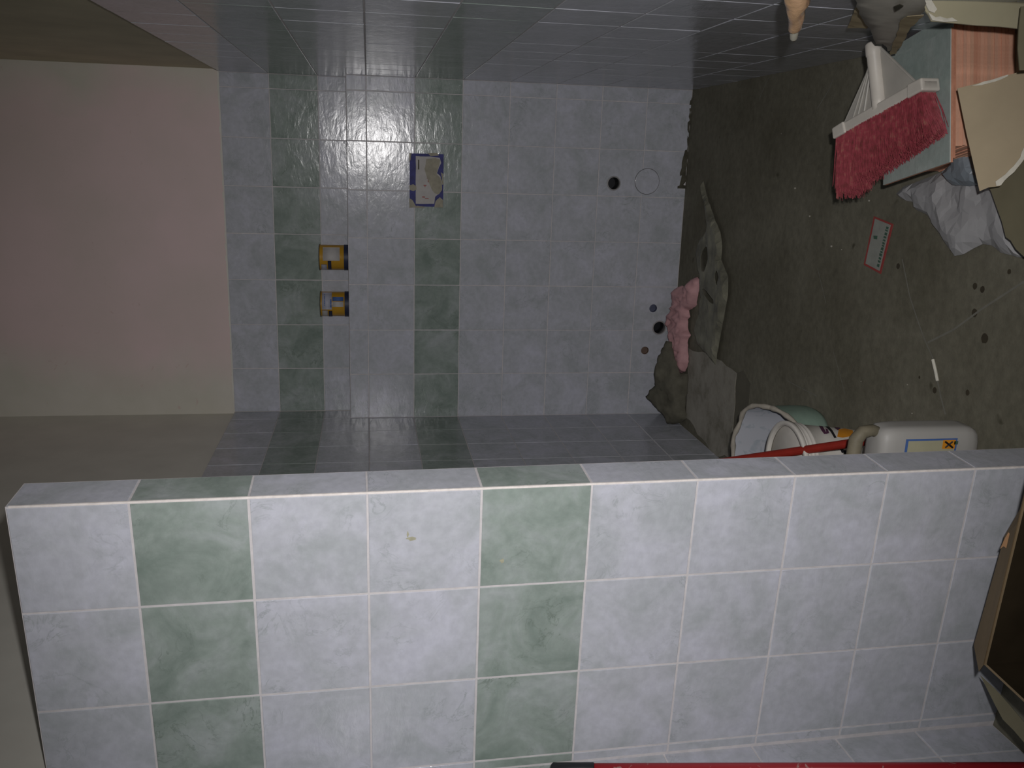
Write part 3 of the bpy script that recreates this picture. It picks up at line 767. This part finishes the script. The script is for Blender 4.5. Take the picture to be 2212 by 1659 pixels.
v_ = .09
while v_ < .9:
    dv = rl.uniform(.03, .06)
    prism(bm, [lbl(.70 + rl.uniform(0, .04), v_, .0026), lbl(.84, v_, .0026), lbl(.84, v_ + dv, .0026), lbl(.70 + rl.uniform(0, .04), v_ + dv, .0026)], 2, (0, 0, .0003)); v_ += dv + rl.uniform(.012, .03)
prism(bm, [lbl(.2, .36, .0026), lbl(.4, .33, .0026), lbl(.42, .40, .0026), lbl(.25, .42, .0026)], 2, (0, 0, .0003))
bmesh.ops.recalc_face_normals(bm, faces=bm.faces)
o = obj('green_lettering', bm, GREENP, lb); o['kind'] = 'stuff'

# ------------------------------------------------------------------ small white stick
a, b = P(2015, 777, 2, .004), P(2025, 823, 2, .004)
bm = bmesh.new(); tube(bm, [a, a.lerp(b, .5) + Vector((.0015, 0, 0)), b], .004, 8)
tag(obj('plastic_stick', bm, simple('white_stick', (0.6, 0.58, 0.5), 0.5)), 'small white plastic stick lying on the cement floor', 'stick')

# ------------------------------------------------------------------ plastic film, glove, rag
ell = lambda cx, cy, rx, ry, a_=0, n_=10: [(cx + rx * math.cos(t) * math.cos(a_) - ry * math.sin(t) * math.sin(a_), cy + rx * math.cos(t) * math.sin(a_) + ry * math.sin(t) * math.cos(a_)) for t in [2 * math.pi * k / n_ for k in range(n_)]]
sheet_obj('plastic_film', [(1520, 392), (1526, 420), (1536, 450), (1546, 478), (1556, 500), (1560, 530), (1558, 560), (1573, 598), (1572, 640), (1563, 690), (1553, 740), (1546, 788), (1530, 768), (1510, 745), (1503, 715), (1514, 665), (1517, 625), (1513, 585), (1507, 545), (1516, 515), (1530, 495), (1528, 462), (1521, 430), (1515, 400)], ((0, 0, .012), (0, 0, 1)), FILM,
    'dusty torn plastic film on the floor along the back wall', 'plastic film', .02, pillow(.012, .02, .008, 14, 2.2), .0015, .002, 9,
    holes=(ell(1529, 560, 8, 28, .1), ell(1537, 640, 5, 20, -.6), ell(1556, 600, 3.5, 16, .05)))
sheet_obj('rubber_glove', [(1508, 598), (1513, 606), (1511, 632), (1506, 658), (1497, 668), (1490, 670), (1493, 684), (1488, 690), (1488, 712), (1494, 724), (1488, 734), (1487, 758), (1489, 782), (1482, 802), (1471, 806), (1460, 794), (1452, 770), (1453, 748), (1455, 734), (1452, 712), (1446, 700), (1449, 684), (1459, 660), (1460, 636), (1463, 622), (1475, 617), (1484, 622), (1496, 604)], ((0, 0, .030), (0, -.12, 1)), GLOVE,
    'crumpled pink rubber glove on the floor against the back wall', 'glove', .010, pillow(.024, .03, .024, 20, 5.1), .002, .002, 10, smooth=True)
sheet_obj('rag', [(1440, 736), (1452, 738), (1458, 770), (1472, 808), (1486, 808), (1484, 850), (1480, 880), (1484, 904), (1466, 914), (1442, 915), (1436, 898), (1416, 878), (1396, 856), (1404, 842), (1416, 832), (1416, 800), (1424, 768), (1436, 748)], ((0, -.060, .12), (0, -.13, .20)), RAG,
    'dirty grey-brown rag heaped in the far left corner', 'rag', .013, pillow(.016, .04, .034, 13, 7.7), .002, .004, 11, smooth=True)

# ------------------------------------------------------------------ sack with rolled rim
SC_, SR = Vector((-1.165, -1.375, 0)), .125
def rimh(t):   # t: angle, 0 = +X, pi/2 = +Y (away)
    return .150 + .075 * max(0, math.sin(t)) + .01 * math.sin(3 * t + 1) - .05 * max(0, -math.sin(t + .2))
sk = empty('cut_open_sack', SC_, 'open pale mint green sack with printed white lining behind the bucket', 'sack')
def ring_pts(r, zf, n=48, sq=2.6):
    out = []
    for k in range(n):
        t = 2 * math.pi * k / n; c, s = math.cos(t), math.sin(t)
        rr = r / ((abs(c) ** sq + abs(s) ** sq) ** (1 / sq))
        out.append(SC_ + Vector((rr * c, rr * s * .86, zf(t))))
    return out
def skin(bm, rows):
    vs = [[bm.verts.new(p) for p in r] for r in rows]; n = len(vs[0])
    for a, b in zip(vs, vs[1:]):
        for k in range(n): bm.faces.new((a[k], a[(k + 1) % n], b[(k + 1) % n], b[k]))
    return vs
bm = bmesh.new(); vs = skin(bm, [ring_pts(SR * q, (lambda t, z=z: z * rimh(t))) for q, z in ((.80, 0.0), (.93, .05), (.985, .16), (1.0, .4), (.99, .7), (1.01, 1.0))]); bm.faces.new(vs[0][::-1])
obj('body', bm, MINT, sk, True)
bm = bmesh.new(); vs = skin(bm, [ring_pts(SR * q - .004, (lambda t, z=z: z * rimh(t) + .002)) for q, z in ((1.01, 1.0), (.99, .7), (1.0, .4), (.97, .12), (.85, .05))]); bm.faces.new(vs[-1])
obj('lining', bm, SACKW, sk, True)
bm = bmesh.new(); pts = ring_pts(SR * 1.01 - .001, lambda t: rimh(t) + .002 + .003 * math.sin(9 * t)); pts.append(pts[0]); tube(bm, pts, [.0075 + .0018 * math.sin(k * 1.9) for k in range(len(pts))], 8, 0, False)
obj('rolled_rim', bm, simple('rolled_rim_paper', (0.36, 0.33, 0.28), 0.7, 0.15, 30), sk, True)

# ------------------------------------------------------------------ bucket
BZ, BR = .235, .122
bc = P(1694, 1006, 2, BZ); bc.z = 0
bk = empty('bucket', bc, 'white plastic bucket with purple and orange print behind the partition', 'bucket')
def br_(z): return .098 + (BR - .098) * z / BZ
bm = bmesh.new(); lathe(bm, [(br_(0) - .004, .0005), (br_(0), .004)] + [(br_(z), z) for z in (.05, .10, .15, .185)] + [(br_(.19) + .004, .19), (br_(.19) + .004, .193), (br_(.2), .196), (br_(.2) + .004, .202), (br_(.2) + .004, .205), (br_(.21), .208), (BR + .003, .215), (BR + .003, .219), (BR, .222)], bc, n=56)
obj('body', bm, BUCKETW, bk, True)
bm = bmesh.new(); lathe(bm, [(BR, .221), (BR + .006, .222), (BR + .006, BZ - .002), (BR + .004, BZ), (BR - .006, BZ), (BR - .008, BZ - .003), (BR - .008, .223)], bc, n=56, caps=False); obj('rim', bm, BUCKETW, bk, True)
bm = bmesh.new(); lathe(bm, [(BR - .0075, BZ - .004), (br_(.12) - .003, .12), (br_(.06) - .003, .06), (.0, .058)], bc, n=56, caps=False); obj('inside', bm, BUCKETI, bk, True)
def bpatch(px, mat, name):
    """print patch on the bucket side, outline given by pixels"""
    bm = bmesh.new()
    poly = [Vector(p) for p in px]; vs = []
    for i in range(len(poly)):
        a, b = poly[i], poly[(i + 1) % len(poly)]; k = max(1, int((b - a).length / 3))
        vs += [a.lerp(b, j / k) for j in range(k)]
    nb = len(vs); x = min(p[0] for p in px)
    while x < max(p[0] for p in px):
        y = min(p[1] for p in px)
        while y < max(p[1] for p in px):
            if inside((x, y), vs[:nb]) and edge_dist((x, y), vs[:nb]) > 1.2: vs.append(Vector((x, y)))
            y += 3
        x += 3
    V, _, Fc, *_r = delaunay_2d_cdt(vs, [(i, (i + 1) % nb) for i in range(nb)], [], 1, 1e-6)
    pts = []
    for q2 in V:
        v = ray(q2[0], q2[1]); o2 = CAM - bc; best = None; bd = 9
        for it in range(1500):
            q = o2 + v * (1.8 + it * .0006)
            if q.z > BZ - .03 or q.z < 0: continue
            dd = math.hypot(q.x, q.y) - br_(q.z)
            if dd < bd: best, bd = q, dd
            if dd < 0: break
        r_ = math.hypot(best.x, best.y); k_ = (br_(max(0, best.z)) + .0010) / r_
        pts.append(bm.verts.new(bc + Vector((best.x * k_, best.y * k_, best.z))))
    for f in Fc: bm.faces.new([pts[i] for i in f])
    obj(name, bm, mat, bk)
bpatch([(1768, 918), (1774, 916), (1782, 930), (1786, 938), (1780, 938), (1774, 930)], PURPLE, 'purple_print')
bpatch([(1783, 926), (1788, 928), (1791, 936), (1785, 938)], PURPLE, 'purple_print')
bpatch([(1776, 915), (1785, 916), (1798, 930), (1807, 946), (1802, 947), (1794, 933)], BLACK, 'curved_stripe')
bpatch([(1800, 918), (1812, 916), (1816, 926), (1810, 930), (1804, 926)], PURPLE, 'purple_print')
bpatch([(1812, 928), (1824, 926), (1842, 930), (1844, 942), (1820, 946), (1808, 944)], ORANGE, 'orange_print')
bpatch([(1826, 916), (1840, 916), (1844, 926), (1832, 926)], ORANGE, 'orange_print')
bpatch([(1811, 956), (1816, 956), (1824, 978), (1818, 979), (1813, 968)], BLACK, 'curved_stripe')
bpatch([(1822, 972), (1830, 974), (1832, 980), (1822, 980)], BLACK, 'black_print')

# ------------------------------------------------------------------ red stick leaning behind the partition
F0 = P(2040, 928, 2, 0.012); F1 = P(1150, 1058, 0, XL + .02)
bm = bmesh.new(); tube(bm, [F0, F1], .0118, 16)
tag(obj('wooden_stick', bm, REDSTICK), 'red wooden stick slanting in front of the white bucket', 'stick')

# ------------------------------------------------------------------ jerrycan
jy0, jy1 = -2.125, -2.035
jr = P(2060, 926, 1, jy0).x; jl = jr - .185
jc = Vector(((jr + jl) / 2, (jy0 + jy1) / 2, 0))
jn = empty('jerrycan', jc, 'milky white plastic jerrycan with grimy handle and hazard label', 'jerrycan')
def jring(z, sx, sy, n=40, sq=5.0, cx=0):
    out = []
    for k in range(n):
        t = 2 * math.pi * k / n; c, s = math.cos(t), math.sin(t)
        q = 1 / ((abs(c) ** sq + abs(s) ** sq) ** (1 / sq))
        out.append(jc + Vector((cx + .0925 * sx * q * c, .045 * sy * q * s, z)))
    return out
bm = bmesh.new()
rows = [jring(.001, .80, .72), jring(.008, .90, .88), jring(.022, .975, .97), jring(.04, 1, 1), jring(.12, 1, 1), jring(.19, 1, 1), jring(.215, .99, .98), jring(.232, .96, .92), jring(.243, .88, .78), jring(.248, .70, .5)]
vs = skin(bm, rows); bm.faces.new(vs[0][::-1]); bm.faces.new(vs[-1]); bmesh.ops.recalc_face_normals(bm, faces=bm.faces)
obj('body', bm, HDPE, jn, True)
bm = bmesh.new()
tube(bm, [jc + Vector(p) for p in ((.068, 0, .225), (.078, 0, .252), (.074, 0, .276), (.056, 0, .289), (.02, 0, .291), (-.02, 0, .289), (-.045, 0, .275), (-.05, 0, .238))], [.013, .014, .0155, .0165, .0165, .016, .015, .014], 16)
obj('handle', bm, STAIN, jn, True)
bm = bmesh.new(); lathe(bm, [(.017, .23), (.017, .262), (.02, .263), (.02, .285), (.017, .288)], jc + Vector((-.073, 0, 0)), n=24); obj('cap', bm, STAIN, jn, True)
def jrect(px0, py0, px1, py1, mat, name, d=.001, skew=0):
    bm = bmesh.new(); yy = jy0 - d + .0004
    a, b = P(px0, py0, 1, yy), P(px1, py1, 1, yy)
    X = sorted((a.x, b.x)); Z = sorted((a.z, b.z)); box(bm, (X[0], yy, Z[0]), (X[1], yy + .0006, Z[1])); obj(name, bm, mat, jn)
jrect(1958, 949, 2062, 990, SKY, 'label_border', .001)
jrect(1963, 953, 2058, 990, CREAM, 'label_panel', .0016)
jrect(2038, 951, 2062, 969, ORANGE, 'hazard_square', .0024)
bm = bmesh.new(); yy = jy0 - .003
for (a0, b0, a1, b1) in ((2042, 954, 2058, 967), (2042, 967, 2058, 954)):
    p, q = P(a0, b0, 1, yy), P(a1, b1, 1, yy); tube(bm, [p, q], .0022, 4)
obj('hazard_cross', bm, BLACK, jn)
jrect(2062, 953, 2069, 960, GREENP, 'green_print', .0024)

# ------------------------------------------------------------------ sealant nozzle poking in beside the right wall
nT, nB = P(1714, 86, 1, -2.40), P(1733, -110, 1, -2.62)
ax = (nB - nT).normalized(); L = (nB - nT).length
def nprof(stops):
    """(image row, radius in pixels) down the nozzle -> (radius, distance along the axis)"""
    out = []
    for row, rp in stops:
        best = min((i * L / 600 for i in range(601)), key=lambda h_: abs(829.5 - F_PX * ((nT + ax * h_ - CAM).dot(ROT.col[1]) / -(nT + ax * h_ - CAM).dot(ROT.col[2])) - row))
        out.append((rp * -(nT + ax * best - CAM).dot(ROT.col[2]) / F_PX, best))
    return out
nz = empty('sealant_tube', nB + ax * .1, 'sealant-caked nozzle with pale tip beside the right wall', 'sealant tube')
bm = bmesh.new(); lathe(bm, nprof([(85.5, 6), (80, 8.5), (64, 10), (50, 11)]), nT, ax, 20); obj('nozzle_tip', bm, NOZ, nz, True)
bm = bmesh.new()
lathe(bm, nprof([(64, 10.5), (57, 15), (50, 16), (38, 18), (26, 20), (14, 22), (2, 24.5), (-12, 24), (-30, 20), (-50, 14)]), nT, ax, 30)
for v in bm.verts: v.co += (v.co - nT - ax * (v.co - nT).dot(ax)) * .34 * noise.noise(v.co * 48)
obj('dried_sealant', bm, SEALANT, nz, True)
h0 = nprof([(-40, 14)])[0][1]
ln = (-.024 - (nT + ax * h0).x) / ax.x
bm = bmesh.new(); lathe(bm, [(.010, 0), (.017, .01), (.017, max(.03, ln - .004)), (.015, max(.034, ln))], nT + ax * h0, ax, 28); obj('cartridge', bm, NOZ, nz, True)
ez = nT + ax * (h0 + max(.03, ln) * .7)
ct = empty('leaning_board', (-.03, ez.y, 0), 'narrow brown board standing on edge by the right wall', 'board')
bm = bmesh.new(); box(bm, (-.044, ez.y - .14, .001), (-.006, ez.y + .012, ez.z - .021)); o = obj('board_body', bm, CARD, ct)

# ------------------------------------------------------------------ open cardboard box before the partition
bx = empty('cardboard_box', (-1.0, -2.78, 0), 'open brown cardboard box on the floor before the partition', 'cardboard box')
K = P(2126, 1436, 2, .28); Rr = P(2200, 1130, 2, .28); d1 = (Rr - K).normalized(); d2 = Vector((d1.y, -d1.x, 0))
W1, W2, HB = .42, .36, .28
def BX(u, v, z): return Vector((K.x, K.y, 0)) + d1 * u + d2 * v + Vector((0, 0, z))
bm = bmesh.new(); t = .005
def panel(u0, v0, u1, v1, z0, z1):
    prism(bm, [BX(u0, v0, z0), BX(u1, v0, z0), BX(u1, v1, z0), BX(u0, v1, z0)], 2, (0, 0, z1 - z0))
panel(0, 0, W1, t, 0.001, HB); panel(0, W2 - t, W1, W2, 0.001, HB); panel(0, t, t, W2 - t, 0.001, HB); panel(W1 - t, t, W1, W2 - t, 0.001, HB); panel(t, t, W1 - t, W2 - t, 0.001, .006)
bmesh.ops.recalc_face_normals(bm, faces=bm.faces)
_c = BX(W1 / 2, W2 / 2, .1)
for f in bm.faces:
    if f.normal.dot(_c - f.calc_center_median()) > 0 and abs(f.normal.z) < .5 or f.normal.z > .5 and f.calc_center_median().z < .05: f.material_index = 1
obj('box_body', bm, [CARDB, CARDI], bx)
bm = bmesh.new()
fo = [P(2106, 1392, 1, -2.425), P(2173, 1155, 1, -2.455), P(2206, 1098, 1, -2.46)]
pts = [P(2117, 1449, 2, .272), K, K.lerp(Rr, 1.0), BX(W1 - .02, 0, HB), P(2240, 1060, 1, -2.47), fo[2], fo[1], fo[0]]
a = [bm.verts.new(p) for p in pts]; b = [bm.verts.new(p + Vector((0, -.002, .004))) for p in pts]; c = None
for i, j, k in ((0, 1, 7), (1, 2, 6), (1, 6, 7), (2, 3, 5), (2, 5, 6), (3, 4, 5)):
    bm.faces.new((a[i], a[j], a[k])); bm.faces.new((b[k], b[j], b[i]))
for i in range(8): bm.faces.new((a[i], b[i], b[(i + 1) % 8], a[(i + 1) % 8]))
bmesh.ops.recalc_face_normals(bm, faces=bm.faces); obj('flap', bm, CARDB, bx)
bm = bmesh.new(); nrm = Vector((0, -.5, .86)); q0 = (K + fo[1]) / 2 + nrm * .008
pts = [PP(x, y, q0, nrm) for x, y in ((2160, 1186), (2168, 1180), (2192, 1198), (2197, 1180), (2200, 1168), (2188, 1160), (2178, 1150), (2171, 1162))]
sheet(bm, pts, nrm, .02, lambda *a_: 0, .001); obj('tape', bm, simple('brown_tape', (0.36, 0.20, 0.10), 0.5), bx)
sp_ = plane3(P(2120, 1463, 1, -2.42), P(2212, 1561, 1, -2.60), P(2212, 1608, 1, -2.64))
sheet_obj('cardboard_strip', [(2117, 1458), (2126, 1466), (2150, 1488), (2180, 1522), (2214, 1562), (2335, 1700), (2335, 1742), (2214, 1606), (2190, 1578), (2166, 1554), (2150, 1524), (2134, 1492)], sp_, CARDD,
    'thin olive cardboard strip leaning in the corner beside the box', 'cardboard', .03, None, .003, .0, 13)

# ------------------------------------------------------------------ red pole leaning on the near left wall
T_, B_ = P(1195, 1663, 1, -2.41), P(2212, 1661, 1, -2.62)
dr = (B_ - T_).normalized(); foot = T_ + dr * (T_.z / -dr.z)
pl = empty('tool_pole', foot, 'scuffed red pole with black end cap by the near left wall', 'pole')
cap = T_.lerp(foot, 80 / 1921 * 1.9 / (foot - T_).length)
bm = bmesh.new(); tube(bm, [cap, foot + Vector((0, 0, .006))], .0125, 20); obj('shaft', bm, REDPOLE, pl, True)
bm = bmesh.new(); tube(bm, [T_ - dr * .004, T_, cap, cap + dr * .002], [.010, .0138, .0138, .0128], 20); obj('end_cap', bm, BLACK, pl, True)
